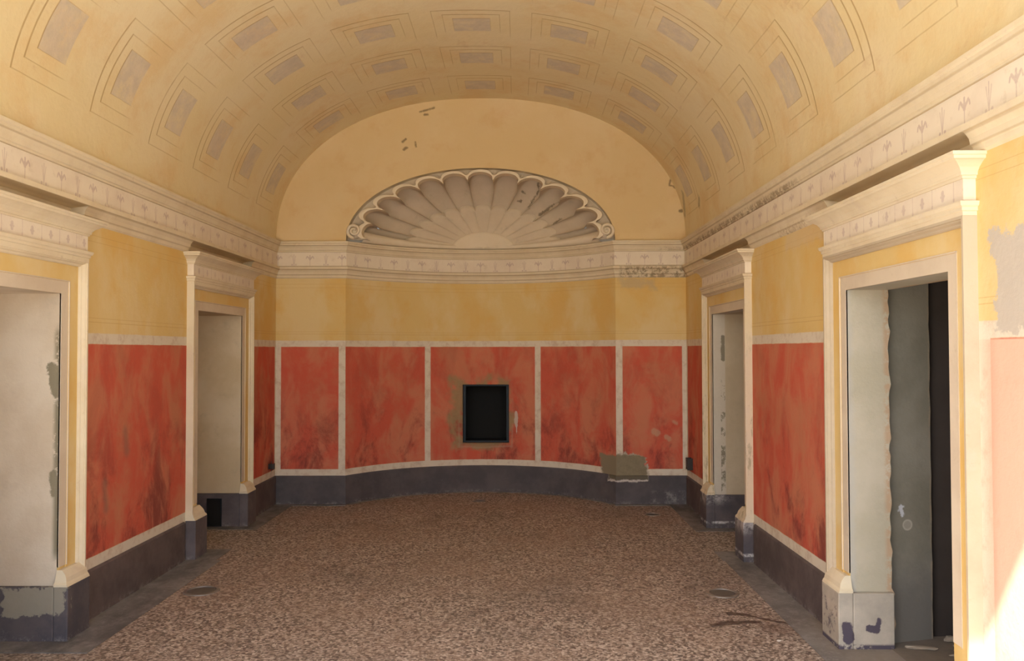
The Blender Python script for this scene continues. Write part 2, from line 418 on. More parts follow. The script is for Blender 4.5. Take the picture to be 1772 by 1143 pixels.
def simple(name, col, rough=.7, metal=0.0, var=.2, scale=20):
    n = NT(name, rough, .3); n.b.inputs['Metallic'].default_value = metal
    c = n.mix(n.noise(scale, 4, .6), tuple(v * (1 - var) for v in col), tuple(min(1, v * (1 + var)) for v in col))
    n.bump(n.noise(scale * 3, 3), .1, .003)
    return n.color(c)

def reveal_mat(name, a, b, extra=None):
    n = NT(name, .92, .1)
    c = n.mix(n.ss(n.noise(2.2, 6, .62, off=4), .36, .66), a, b)
    c = n.mix(n.mul(n.ss(n.noise(6, 5, .7, off=15), .54, .76), .35), c, tuple(v * .62 for v in b))
    h_ = n.add(n.noise(6, 5, .6), n.mul(n.noise(60, 4, .6), .4))
    if extra: c, h_ = extra(n, c, h_)
    n.bump(h_, .28, .012); return n.color(c)
def ex_rev_ln(n, c, h_):
    nz = n.noise(13, 6, .75, off=6)
    k = n.mul(n.mul(n.ss(n.x, -2.62, -2.585), n.band(n.z, .45, 1.72, .05)), n.ss(nz, .40, .47))
    c = n.mix(k, c, (.25, .22, .15))
    k2 = n.seg(n.x, n.z, (-2.62, 1.50), (-2.59, 1.38), .03, .006, nz, .09); c = n.mix(k2, c, (.25, .22, .15))
    k3 = n.seg(n.x, n.z, (-2.61, .92), (-2.60, .80), .02, .006, nz, .06); c = n.mix(k3, c, (.25, .22, .15))
    return c, n.sub(h_, n.mul(k, .8))
M_REV_LN = reveal_mat('reveal_cream', (.57, .48, .36), (.66, .58, .46), ex_rev_ln)
M_REV_LF = reveal_mat('reveal_ochre', (.56, .45, .29), (.64, .54, .38))
def ex_rev_rf(n, c, h_):
    nz = n.noise(15, 6, .8, off=2)
    st = n.ss(n.x, 1.865, 1.85)
    c = n.mix(st, c, n.mix(nz, (.50, .44, .34), (.62, .57, .48)))
    k = n.mul(n.band(n.x, 1.815, 1.855, .004), n.mx(n.seg(n.x, n.z, (1.84, 1.72), (1.84, 1.52), .02, .006, nz, .05), n.mul(n.ss(n.z, 1.4, 1.2), n.ss(nz, .52, .56))))
    c = n.mix(n.mul(k, .8), c, (.17, .15, .10))
    return c, h_
M_REV_RF = reveal_mat('reveal_patched', (.47, .39, .27), (.54, .46, .33), ex_rev_rf)
def ex_rev_rn(n, c, h_):
    k = n.ss(n.add(n.x, n.mul(n.noise(4, 5, .7), .12)), 1.88, 1.84); c = n.mix(n.mul(k, .55), c, (.46, .45, .41))
    nz = n.noise(10, 5, .75, off=9)
    k2 = n.mul(n.ss(n.x, 1.955, 1.985), n.ss(nz, .42, .52)); c = n.mix(n.mul(k2, .7), c, (.46, .30, .18))
    return c, h_
M_REV_RN = reveal_mat('reveal_bare_grey', (.44, .40, .30), (.52, .47, .37), ex_rev_rn)
def ex_jamb(n, c, h_):
    nz = n.noise(12, 5, .75, off=2)
    k = n.mx(n.seg(n.x, n.z, (2.085, .735), (2.095, .69), .016, .004, nz, .06), n.seg(n.x, n.z, (2.07, .72), (2.10, .74), .008, .004, nz, .05))
    c = n.mix(k, c, (.62, .62, .64))
    ring = n.mul(n.seg(n.x, n.z, (2.125, .64), (2.126, .64), .030, .004), n.sub(1, n.mul(n.seg(n.x, n.z, (2.125, .64), (2.126, .64), .022, .004), .5)))
    c = n.mix(n.mul(ring, .8), c, (.52, .46, .38))
    low = n.ss(n.add(n.z, n.mul(nz, .3)), .75, .35); c = n.mix(n.mul(low, .5), c, (.13, .12, .12))
    e = n.mul(n.ss(n.x, 2.262, 2.275), n.ss(nz, .40, .55)); c = n.mix(n.mul(e, .5), c, (.40, .30, .20))
    return c, h_
M_JAMB = reveal_mat('inner_jamb_grey', (.235, .215, .165), (.30, .275, .22), ex_jamb)
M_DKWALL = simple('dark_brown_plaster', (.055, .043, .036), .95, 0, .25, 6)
M_BRICK = simple('broken_edge_brick', (.26, .12, .09), .95, 0, .3, 30)
M_DUST = simple('dusty_ground', (.20, .165, .13), .95, 0, .3, 12)
M_YBAND = NT('door_yellow_band', .88, .15)
M_YBAND.color(yellow_col(M_YBAND)); plaster_bump(M_YBAND, .15); M_YBAND = M_YBAND.m
def ex_worn(n, c, h_):
    nz = n.noise(12, 6, .8, off=5, stretch=(1, 1, .25))
    k = n.mul(n.ss(n.z, 1.95, 1.2, .2, 1.0), n.ss(nz, .50, .62)); c = n.mix(n.mul(k, .75), c, (.34, .30, .19))
    return c, n.sub(h_, n.mul(k, .7))
M_CREAM_W = cream_mat('cream_stucco_eroded', (.66, .56, .40), CREAM2, .5, ex_worn)
M_CREAM_N = cream_mat('cream_stucco_tan', (.50, .42, .30), (.45, .37, .26))
M_INB = cream_mat('inner_band_stucco', (.64, .55, .42), (.58, .49, .37), .3, mauve=.12)

# ------------------------------------------------------------------ mesh helpers
def link_mesh(name, verts, faces, mat, parent=None, uvs=None, smooth=False, mats=None, fmat=None, origin=None):
    o0 = Vector(origin) if origin else (parent_origin(parent) if parent else Vector((0, 0, 0)))
    me = bpy.data.meshes.new(name)
    me.from_pydata([tuple(Vector(v) - o0) for v in verts], [], faces)
    if uvs:
        ul = me.uv_layers.new(name='UVMap')
        for p in me.polygons:
            for li in p.loop_indices: ul.data[li].uv = uvs[me.loops[li].vertex_index]
    for mm in (mats or [mat]): me.materials.append(mm)
    if fmat:
        for p, k in zip(me.polygons, fmat): p.material_index = k
    bm = bmesh.new(); bm.from_mesh(me); bmesh.ops.recalc_face_normals(bm, faces=bm.faces[:]); bm.to_mesh(me); bm.free()
    if smooth:
        for p in me.polygons: p.use_smooth = True
    o = bpy.data.objects.new(name, me); COL.objects.link(o)
    if origin and not parent: o.location = o0
    if parent: o.parent = parent
    return o
def parent_origin(p):
    v = Vector((0, 0, 0))
    while p: v += p.location; p = p.parent
    return v
def struct(o): o['kind'] = 'structure'; return o
def empty(name, loc, **kw):
    o = bpy.data.objects.new(name, None); COL.objects.link(o); o.location = loc; o.empty_display_size = .1
    for k, v in kw.items(): o[k] = v
    return o
def tag(o, label, cat, group=None):
    o['label'] = label; o['category'] = cat
    if group: o['group'] = group
    return o

class MB:
    def __init__(self): self.v = []; self.f = []; self.uv = []; self.k = []
    def vert(self, p, uv=(0, 0)): self.v.append(tuple(p)); self.uv.append(uv); return len(self.v) - 1
    def quad(self, a, b, c, d, k=0, uvs=None):
        i = [self.vert(p, (uvs[j] if uvs else (0, 0))) for j, p in enumerate((a, b, c, d))]; self.f.append(i); self.k.append(k)
    def grid(self, fn, na, nb, k=0, uvf=None):
        base = len(self.v)
        for i in range(na + 1):
            for j in range(nb + 1):
                self.vert(fn(i / na, j / nb), uvf(i / na, j / nb) if uvf else (0, 0))
        for i in range(na):
            for j in range(nb):
                a = base + i * (nb + 1) + j; self.f.append([a, a + 1, a + nb + 2, a + nb + 1]); self.k.append(k)
    def box(self, lo, hi, k=0, fn=None):
        P = [(x, y, z) for x in (lo[0], hi[0]) for y in (lo[1], hi[1]) for z in (lo[2], hi[2])]
        if fn: P = [fn(p) for p in P]
        b = len(self.v)
        for p in P: self.vert(p)
        for q in ((0, 1, 3, 2), (4, 6, 7, 5), (0, 4, 5, 1), (2, 3, 7, 6), (0, 2, 6, 4), (1, 5, 7, 3)): self.f.append([b + i for i in q]); self.k.append(k)
    def build(self, name, mat, parent=None, smooth=False, weld=False, **kw):
        mats = mat if isinstance(mat, list) else [mat]
        o = link_mesh(name, self.v, self.f, None, parent, self.uv, smooth, mats, self.k, **kw)
        if weld:
            bm = bmesh.new(); bm.from_mesh(o.data); bmesh.ops.remove_doubles(bm, verts=bm.verts[:], dist=1e-5)
            bmesh.ops.recalc_face_normals(bm, faces=bm.faces[:]); bm.to_mesh(o.data); bm.free()
        return o
def bevel(o, w=.004, seg=2):
    m = o.modifiers.new('bevel', 'BEVEL'); m.width = w; m.segments = seg; m.limit_method = 'ANGLE'; m.angle_limit = math.radians(40)
    return o

# ------------------------------------------------------------------ sweeps along a plan path
def offset_path(path, u):
    out = []
    N = len(path)
    for i, p in enumerate(path):
        ns = []
        if i > 0: d = (Vector(p) - Vector(path[i - 1])).normalized(); ns.append(Vector((d.y, -d.x)))
        if i < N - 1: d = (Vector(path[i + 1]) - Vector(p)).normalized(); ns.append(Vector((d.y, -d.x)))
        n_ = ns[0] if len(ns) == 1 else (ns[0] + ns[1]) / (1 + ns[0].dot(ns[1]))
        out.append((p[0] + n_.x * u, p[1] + n_.y * u))
    return out
def sweep(path, prof, i0=0, i1=None, mb=None, k=0, caps=True):
    mb = mb or MB(); i1 = i1 if i1 is not None else len(path) - 1
    L = [0.0]
    for a, b in zip(path, path[1:]): L.append(L[-1] + math.hypot(b[0] - a[0], b[1] - a[1]))
    offs = [offset_path(path, u) for u, z in prof]
    for i in range(i0, i1):
        for j in range(len(prof) - 1):
            a, b = offs[j], offs[j + 1]; z0, z1 = prof[j][1], prof[j + 1][1]
            mb.quad((*a[i], z0), (*a[i + 1], z0), (*b[i + 1], z1), (*b[i], z1), k, ((L[i], z0), (L[i + 1], z0), (L[i + 1], z1), (L[i], z1)))
    if caps:
        for i in (i0, i1):
            ids = [mb.vert((*offs[j][i], prof[j][1])) for j in range(len(prof))]; mb.f.append(ids); mb.k.append(k)
    return mb

NARC = 28
a0 = math.atan2(YF - NCY, -NH); a1 = math.atan2(YF - NCY, NH)
arc = [(NX + NR * cos(a0 + (a1 - a0) * i / NARC), NCY + NR * sin(a0 + (a1 - a0) * i / NARC)) for i in range(NARC + 1)]
arc[0] = (NX - NH, YF); arc[-1] = (NX + NH, YF)
def sidepts(s, ya, yb, n_=1):
    X = XL if s == 'L' else XR
    return [(X(ya + (yb - ya) * i / n_), ya + (yb - ya) * i / n_) for i in range(n_ + 1)]
FULL = sidepts('L', YO, YF) + arc + sidepts('R', YF, YO)
iL, iA0, iA1, iR = 1, 2, 2 + NARC, 3 + NARC

# ------------------------------------------------------------------ floor and ground
mb = MB(); mb.quad((-4.2, YO - .3, 0), (4.2, YO - .3, 0), (4.2, 10.2, 0), (-4.2, 10.2, 0))
mb.quad((-4.2, YO - .3, -.2), (4.2, YO - .3, -.2), (4.2, 10.2, -.2), (-4.2, 10.2, -.2)); mb.quad((-4.2, YO - .3, 0), (4.2, YO - .3, 0), (4.2, YO - .3, -.2), (-4.2, YO - .3, -.2))
struct(mb.build('floor', M_FLOOR))
mb = MB(); mb.quad((-25, -30, -.03), (25, -30, -.03), (25, YO - .3, -.03), (-25, YO - .3, -.03))
struct(mb.build('floor_terrace', simple('pale_terrace_gravel', (.58, .54, .47), .95, 0, .15, 8)))

# slate border set in the floor along the walls
mb = MB(); ZB = .004
def slab(s, u0, u1, y0, y1):
    mb.box((u0, y0, -.02), (u1, y1, ZB), fn=lambda p: SP(s, p[0], p[1], p[2]))
slab('L', -.72, .0, 4.40, 4.60); slab('L', 0, .28, 4.40, 6.34); slab('L', 0, .24, 6.34, 6.69)
slab('L', -.72, 0, 7.43, 7.59); slab('L', 0, .20, 7.43, YF); slab('L', 0, .27, 1.4, 3.70)
slab('R', 0, .21, 3.45, 6.34); slab('R', 0, .22, 6.34, 6.62); slab('R', -.72, 0, 7.36, 7.51); slab('R', 0, .20, 7.36, YF); slab('R', 0, .21, 1.4, 3.45)
slab('R', -.26, 0, 3.45, 4.50)
mb.box((XL(YF) + .2, YF - .09, -.02), (NX - NH + .02, YF, ZB)); mb.box((NX + NH - .02, YF - .09, -.02), (XR(YF) - .2, YF, ZB))
sweep(arc, [(0, -.02), (0, ZB), (.055, ZB), (.055, -.02)], mb=mb, caps=False)
o = struct(mb.build('trim_1', M_SLAB))

# ------------------------------------------------------------------ walls
ZO = 1.925
DOORS = {'LN': ('L', 3.545, 4.600), 'LF': ('L', 6.555, 7.590), 'RN': ('R', 3.445, 4.500), 'RF': ('R', 6.490, 7.510)}
def side_wall(s, name, mat, doors):
    mb = MB(); ys = [YO]
    for d in doors: ys += [d[1], d[2]]
    ys.append(YF); zs = [0, ZO, 2.363]
    for i in range(len(ys) - 1):
        for j in range(2):
            if i % 2 == 1 and j == 0: continue
            mb.quad(SP(s, 0, ys[i], zs[j]), SP(s, 0, ys[i + 1], zs[j]), SP(s, 0, ys[i + 1], zs[j + 1]), SP(s, 0, ys[i], zs[j + 1]))
    return struct(mb.build(name, mat, weld=True))
side_wall('L', 'wall_left', M_WL, (DOORS['LN'], DOORS['LF']))
side_wall('R', 'wall_right', M_WR, (DOORS['RN'], DOORS['RF']))

# far wall: two piers below, lunette above with the niche arch cut out
AR, BR, Z0 = 1.415, .768, 2.755
mb = MB()
for x0, x1 in ((XL(YF), NX - NH), (NX + NH, XR(YF))):
    mb.quad((x0, YF, 0), (x1, YF, 0), (x1, YF, 2.363), (x0, YF, 2.363))
struct(mb.build('wall_far', M_WF))
mb = MB(); NC = 96
def arch_z(x):
    t = (x - NX) / AR
    return Z0 + BR * max(0, 1 - abs(t) ** 2.05) ** (1 / 2.05) if abs(t) < 1 else Z0
def lun_top(x):
    xi = x + (.06 if x < NX else -.06); xi = min(max(xi, XL(YF) + .06), XR(YF) - .06)
    return max(vault_z(x, YF), vault_z(xi, YF)) + .04
xs = sorted(set([XL(YF) - .08, XR(YF) + .08] + [XL(YF) + (NX - AR - XL(YF)) * i / 18 for i in range(19)] + [NX - AR * cos(pi * i / NC) for i in range(NC + 1)] + [NX + AR + (XR(YF) - NX - AR) * i / 18 for i in range(19)]))
for xa, xb in zip(xs, xs[1:]):
    if xb - xa < 1e-6: continue
    za, zb = arch_z(xa), arch_z(xb)
    if za <= Z0 + 1e-6 and zb <= Z0 + 1e-6: za = zb = 2.745
    mb.quad((xa, YF, za), (xb, YF, zb), (xb, YF, lun_top(xb)), (xa, YF, lun_top(xa)))
    if abs((xa + xb) / 2 - NX) < AR:   # soffit of the arch
        mb.quad((xa, YF, za), (xb, YF, zb), (xb, YF + .17, zb), (xa, YF + .17, za), 1)
struct(mb.build('wall_far_lunette', [M_LU, M_CREAM], weld=True))

# curved niche wall with the dark recess cut into it
HX0, HX1, HZ0, HZ1 = -.652, -.127, .558, 1.215
mb = MB()
brk = sorted(set([round(p[0], 5) for p in arc] + [HX0, HX1])); zbk = [0, HZ0, HZ1, 2.363]
def ny(x): return YF if abs(abs(x - NX) - NH) < 1e-3 else niche_y(x)
for xa, xb in zip(brk, brk[1:]):
    for za, zb in zip(zbk, zbk[1:]):
        if xa >= HX0 - 1e-6 and xb <= HX1 + 1e-6 and za == HZ0: continue
        mb.quad((xa, ny(xa), za), (xb, ny(xb), za), (xb, ny(xb), zb), (xa, ny(xa), zb))
struct(mb.build('wall_niche', M_NI, weld=True, smooth=True))

# front beam over the open end
mb = MB(); mb.box((XL(YO) - .3, YO - .02, 3.57), (XR(YO) + .3, YO + .20, 4.7)); 
mb.box((XL(YO) - .9, YO - .02, -.02), (XL(YO) - .01, YO + .2, 4.7)); mb.box((XR(YO) + .01, YO - .02, -.02), (XR(YO) + .9, YO + .2, 4.7))
struct(mb.build('wall_front', M_CREAM))

# vault
thN = 90
tab = [0.0]; pv = vault_xz(5, 0)
ths = [pi / 2 * i / 1500 for i in range(1501)]
for t in ths[1:]:
    p = vault_xz(5, t); tab.append(tab[-1] + math.hypot(p[0] - pv[0], p[1] - pv[1])); pv = p
LT = tab[-1]
def th_of(s):
    a = abs(s); lo, hi = 0, 1500
    while hi - lo > 1:
        m = (lo + hi) // 2
        if tab[m] < a: lo = m
        else: hi = m
    t = ths[lo] + (ths[hi] - ths[lo]) * ((a - tab[lo]) / (tab[hi] - tab[lo]) if tab[hi] > tab[lo] else 0)
    return t if s >= 0 else -t
def vp(a, b):
    s = -LT + 2 * LT * a; y = YO + (YF - YO) * b
    x, z = vault_xz(y, th_of(s)); return (x, y, z)
mb = MB(); mb.grid(vp, 140, 24, uvf=lambda a, b: (-LT + 2 * LT * a, YO + (YF - YO) * b))
def vpo(a, b):
    x, y, z = vp(a, b); c = (XL(y) + XR(y)) / 2
    return (c + (x - c) * 1.1, y, 2.70 + (z - 2.70) * 1.15)
mb.grid(vpo, 60, 1, k=0)
struct(mb.build('ceiling', M_VA, smooth=True))

# ------------------------------------------------------------------ cornices, plinths
PBED = [(0, 2.362), (.012, 2.372), (.014, 2.392), (.024, 2.402), (.028, 2.425), (.042, 2.445), (.048, 2.452), (.056, 2.455), (.056, 2.482), (.018, 2.4855)]
PFR = [(.018, 2.485), (.018, 2.636)]
PTOP = [(.018, 2.635), (.026, 2.637), (.026, 2.650), (.034, 2.655), (.040, 2.680), (.052, 2.700), (.060, 2.706), (.060, 2.722), (.068, 2.728), (.070, 2.745), (-.06, 2.765)]
PHOL = [(0, 2.360), (-.055, 2.362), (-.055, 2.440), (.030, 2.452), (.056, 2.455), (.056, 2.482), (.018, 2.4855)]
def bed(s):
    """bed moulding of a side wall, cut back to a hollow over each door cornice"""
    m_ = MB(); cuts = []
    for k, (sd, ya, yb) in DOORS.items():
        if sd == s: cuts.append((ya - .205, yb + .205))
    cuts.sort(); ys = [YO] + [v for c in cuts for v in c] + [YF]
    for i in range(len(ys) - 1):
        prof = PHOL if i % 2 else PBED
        ya, yb = ys[i], ys[i + 1]
        pth = sidepts(s, ya, yb) if s == 'L' else sidepts(s, yb, ya)
        if i == len(ys) - 2:
            pth = pth + [FULL[iL + 1]] if s == 'L' else [FULL[iR - 1]] + pth
            sweep(pth, prof, 0 if s == 'L' else 1, 1 if s == 'L' else 2, mb=m_)
        else: sweep(pth, prof, mb=m_)
    return m_
for nm, i0, i1 in (('trim_2', 0, iL), ('trim_3', iL, iR), ('trim_4', iR, iR + 1)):
    e = struct(empty(nm, FULL[i0] + (2.36,)))
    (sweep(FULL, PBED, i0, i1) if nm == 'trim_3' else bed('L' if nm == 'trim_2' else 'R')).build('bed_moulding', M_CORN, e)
    sweep(FULL, PFR, i0, i1, caps=False).build('frieze_band', M_FR, e)
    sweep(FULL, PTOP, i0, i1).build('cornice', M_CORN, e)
PPL = [(0, 0), (.014, 0), (.014, .286), (.008, .297), (0, .299)]
def base(name, s, segs):
    m_ = MB()
    for ya, yb in segs:
        pth = sidepts(s, ya, yb) if s == 'L' else sidepts(s, yb, ya)
        sweep(pth, PPL, mb=m_)
    struct(m_.build(name, M_BASE))
base('baseboard_left', 'L', ((YO + .2, 3.33), (4.79, 6.32), (7.785, YF - .0)))
base('baseboard_right', 'R', ((YO + .2, 3.24), (4.70, 6.245), (7.70, YF - .0)))
struct(sweep(FULL, PPL, iL, iR).build('baseboard_far', M_BFAR))

# ------------------------------------------------------------------ door surrounds
JOUT, JYEL = .190, .075
def door(n_, key, mats):
    s, ya, yb = DOORS[key]
    o = struct(empty('door_%d' % n_, SP(s, 0, (ya + yb) / 2, 0)))
    mmould, mband, myel, mblock, mrev = mats
    def strip(name, prof, mat, zb_):
        """sweep (w = distance out from the opening, u = projection) up, over and down"""
        m_ = MB()
        def pt(k, w, u):
            if k == 0: return SP(s, u, ya - w, zb_)
            if k == 1: return SP(s, u, ya - w, ZO + w)
            if k == 2: return SP(s, u, yb + w, ZO + w)
            return SP(s, u, yb + w, zb_)
        for (w0, u0), (w1, u1) in zip(prof, prof[1:]):
            for k in range(3):
                n2 = 14 if k != 1 else 8
                for q in range(n2):
                    def L(w, u, t): return tuple(Vector(pt(k, w, u)).lerp(Vector(pt(k + 1, w, u)), t))
                    m_.quad(L(w0, u0, q / n2), L(w0, u0, (q + 1) / n2), L(w1, u1, (q + 1) / n2), L(w1, u1, q / n2))
        return m_.build(name, mat, o, weld=True)
    strip('inner_band', [(0, 0), (0, .010), (.070, .010), (.072, .016), (.077, .016), (.077, .0)], mband, .40)
    strip('painted_band', [(0, 0), (0, .007), (.070, .007), (0.070, .012), (.168, .012)], myel, .29)
    strip('moulding', [(.166, .0), (.166, .018), (.171, .026), (.178, .030), (.184, .044), (.190, .048), (.190, .056), (.202, .056), (.204, .0)], M_CREAM_N if key == 'RN' else mmould, .34)
    # entablature by stacked outlines
    def loft(name, levels, mat, y0=ya - .200, y1=yb + .200, uv=False):
        m_ = MB()
        for (u0, z0), (u1, z1) in zip(levels, levels[1:]):
            e0, e1 = u0 - .052, u1 - .052
            A = [SP(s, 0, y0 - e0, z0), SP(s, u0, y0 - e0, z0), SP(s, u0, y1 + e0, z0), SP(s, 0, y1 + e0, z0)]
            B = [SP(s, 0, y0 - e1, z1), SP(s, u1, y0 - e1, z1), SP(s, u1, y1 + e1, z1), SP(s, 0, y1 + e1, z1)]
            for i in range(3):
                if uv and i == 1: q = ((y0 + .085, z0), (y1 + .085, z0), (y1 + .085, z1), (y0 + .085, z1))
                else: q = ((.03, z0), (.03, z0), (.03, z1), (.03, z1))
                m_.quad(A[i], A[i + 1], B[i + 1], B[i], 0, q)
        return m_.build(name, mat, o)
    loft('architrave', [(.0, 2.127), (.056, 2.127), (.056, 2.142), (.062, 2.145), (.062, 2.158), (.070, 2.164), (.074, 2.176), (.074, 2.181), (.0, 2.182)], mmould)
    loft('frieze', [(.05, 2.180), (.05, 2.276)], M_DFR, uv=True)
    loft('cornice', [(.0, 2.272), (.056, 2.272), (.058, 2.282), (.064, 2.284), (.066, 2.296), (.078, 2.312), (.098, 2.326), (.112, 2.334), (.122, 2.337), (.124, 2.348), (.130, 2.351), (.130, 2.364), (.0, 2.368)], mmould)
    # plinth blocks with a small sloped base above them
    dp = .22 if key == 'RN' else .72
    for side, yi, yo, sg in (('near', ya, ya - .205, -1), ('far', yb, yb + .205, 1)):
        m_ = MB(); yin = yi - sg * .032
        f = lambda p: SP(s, p[0], p[1], p[2])
        lo, hi = min(yin, yo), max(yin, yo)
        m_.box((0, lo, 0), (.080, hi, .300), fn=f)
        lo2, hi2 = min(yin, yi), max(yin, yi)
        m_.box((-dp, lo2, 0), (0, hi2, .300), fn=f)
        b = m_.build('plinth_block', mblock, o); bevel(b, .006)
        m_ = MB(); lev = [(.078, 0, .300), (.074, .0, .312), (.066, .012, .322), (.060, .02, .345), (.050, .026, .362), (.030, .032, .385)]
        for (u0, e0, z0), (u1, e1, z1) in zip(lev, lev[1:]):
            y0_, y1_ = yin + sg * e0 * 1.0, yo - 0 * sg
            y0b, y1b = yin + sg * e1 * 1.0, yo
            A = [f((0, y0_, z0)), f((u0, y0_, z0)), f((u0, y1_, z0)), f((0, y1_, z0))]
            B = [f((0, y0b, z1)), f((u1, y0b, z1)), f((u1, y1b, z1)), f((0, y1b, z1))]
            for i in range(3): m_.quad(A[i], A[i + 1], B[i + 1], B[i])
        m_.quad(*B)
        if not (key == 'RN' and side == 'near'): m_.build('base_moulding', mmould if key != 'LN' else M_CREAM, o)
    # reveal
    m_ = MB()
    if key == 'RN':
        nz_ = 60
        rnd = random.Random(5)
        for sg, yy in ((-1, ya), (1, yb)):
            jit = [(.018 * mnoise.noise(Vector((0, sg * 3, i * .35))) + .008 * mnoise.noise(Vector((4, sg, i * 1.3))) - .22 - (.012 if i < 10 else 0)) for i in range(nz_ + 1)]
            for i in range(nz_):
                z0, z1 = ZO * i / nz_, ZO * (i + 1) / nz_
                m_.quad(SP(s, 0, yy, z0), SP(s, jit[i], yy, z0), SP(s, jit[i + 1], yy, z1), SP(s, 0, yy, z1))
                m_.quad(SP(s, jit[i], yy, z0), SP(s, jit[i] - .004, yy + sg * .06, z0), SP(s, jit[i + 1] - .004, yy + sg * .06, z1), SP(s, jit[i + 1], yy, z1), 1)
        m_.quad(SP(s, 0, ya, ZO), SP(s, 0, yb, ZO), SP(s, -.22, yb, ZO), SP(s, -.22, ya, ZO))
        m_.quad(SP(s, -.22, ya, ZO), SP(s, -.22, yb, ZO), SP(s, -.22, yb, 2.4), SP(s, -.22, ya, 2.4), 1)
        m_.build('reveal', [mrev, M_BRICK], o)
    else:
        sp_ = .02
        m_.quad(SP(s, 0, ya, 0), SP(s, -dp, ya, 0), SP(s, -dp, ya, ZO), SP(s, 0, ya, ZO))
        m_.quad(SP(s, 0, yb, 0), SP(s, -dp, yb, 0), SP(s, -dp, yb, ZO), SP(s, 0, yb, ZO))
        m_.quad(SP(s, 0, ya, ZO), SP(s, 0, yb, ZO), SP(s, -dp, yb, ZO), SP(s, -dp, ya, ZO))
        m_.quad(SP(s, -dp, ya, 0), SP(s, -dp, yb, 0), SP(s, -dp, yb, ZO), SP(s, -dp, ya, ZO))
        m_.build('reveal', mrev, o, weld=True)
    return o
door(1, 'LN', (M_CREAM, M_INB, M_YBAND, M_BLK_LN, M_REV_LN))
door(2, 'LF', (M_CREAM, M_INB, M_YBAND, M_BLK_LF, M_REV_LF))
door(3, 'RN', (M_CREAM, M_INB, M_YBAND, M_BLK_RN, M_REV_RN))
door(4, 'RF', (M_CREAM_W, M_INB, M_YBAND, M_BLK_RF, M_REV_RF))

# passage behind the near right door
xb_ = XR(4.5) + .22
mb = MB()
X1, YA, YB, ZT = 3.6, 2.9, 4.665, 2.4
mb.quad((xb_, YB, 0), (X1, YB, 0), (X1, YB, ZT), (xb_, YB, ZT)); mb.quad((X1, YA, 0), (X1, YB, 0), (X1, YB, ZT), (X1, YA, ZT))
mb.quad((xb_, YA, 0), (X1, YA, 0), (X1, YA, ZT), (xb_, YA, ZT)); mb.quad((xb_, YA, ZT), (X1, YA, ZT), (X1, YB, ZT), (xb_, YB, ZT))
mb.quad((xb_ + .01, YA, 0), (xb_ + .01, 3.40, 0), (xb_ + .01, 3.40, ZT), (xb_ + .01, YA, ZT)); mb.quad((xb_ - .01, 4.555, 0), (xb_ - .01, YB, 0), (xb_ - .01, YB, ZT), (xb_ - .01, 4.555, ZT))
mb.quad((xb_, 3.40, ZO), (xb_, 4.56, ZO), (xb_, 4.56, ZT), (xb_, 3.40, ZT))
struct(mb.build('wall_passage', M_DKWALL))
mb = MB(); mb.quad((xb_ - .02, YA, .006), (X1, YA, .006), (X1, YB, .006), (xb_ - .02, YB, .006))
struct(mb.build('floor_passage', M_DUST))
mb = MB()      # inner jamb, slightly skewed, seen past the broken edge
nj = 40
def jx(i): return 2.278 + .006 * mnoise.noise(Vector((2, 7, i * .5)))
for i in range(nj):
    z0, z1 = ZT * i / nj, ZT * (i + 1) / nj
    mb.quad((1.98, 4.545, z0), (jx(i), 4.625, z0), (jx(i + 1), 4.625, z1), (1.98, 4.545, z1))
    mb.quad((jx(i), 4.625, z0), (jx(i) + .012, YB, z0), (jx(i + 1) + .012, YB, z1), (jx(i + 1), 4.625, z1), 1)
struct(mb.build('trim_5', [M_JAMB, M_BRICK]))

# ------------------------------------------------------------------ scallop shell in the niche head
def m_shell(name, a, b, cracks=False):
    n = NT(name, .88, .15)
    c = n.mix(n.ss(n.noise(2.6, 6, .62), .36, .66), a, b)
    c = n.mix(n.mul(n.ss(n.noise(9, 6, .72, off=4), .56, .78), .35), c, tuple(v * .6 for v in a))
    if cracks:
        nz = n.noise(13, 6, .8, off=2); dk = None
        for p0, p1, r in CR:
            k = n.seg(n.x, n.z, p0, p1, r * .6, .008, nz, .10); dk = k if dk is None else n.mx(dk, k)
        c = n.mix(n.mul(dk, .75), c, (.12, .095, .06))
    plaster_bump(n, .25)
    return n.color(c)
CR = [((.10, 3.20), (.21, 3.36), .018), ((.21, 3.36), (.20, 3.42), .012), ((.23, 3.12), (.38, 3.22), .020), ((.38, 3.22), (.50, 3.25), .012), ((-.02, 3.27), (.01, 3.27), .020), ((.38, 3.02), (.46, 3.06), .014), ((.03, 3.36), (.06, 3.35), .010)]
M_SHG = m_shell('shell_grey_plaster', (.53, .45, .335), (.60, .51, .39), True)
M_SHC = m_shell('shell_cream_plaster', (.72, .63, .47), (.76, .67, .52))
M_SHI = m_shell('shell_inner_plaster', (.60, .51, .38), (.66, .57, .43))

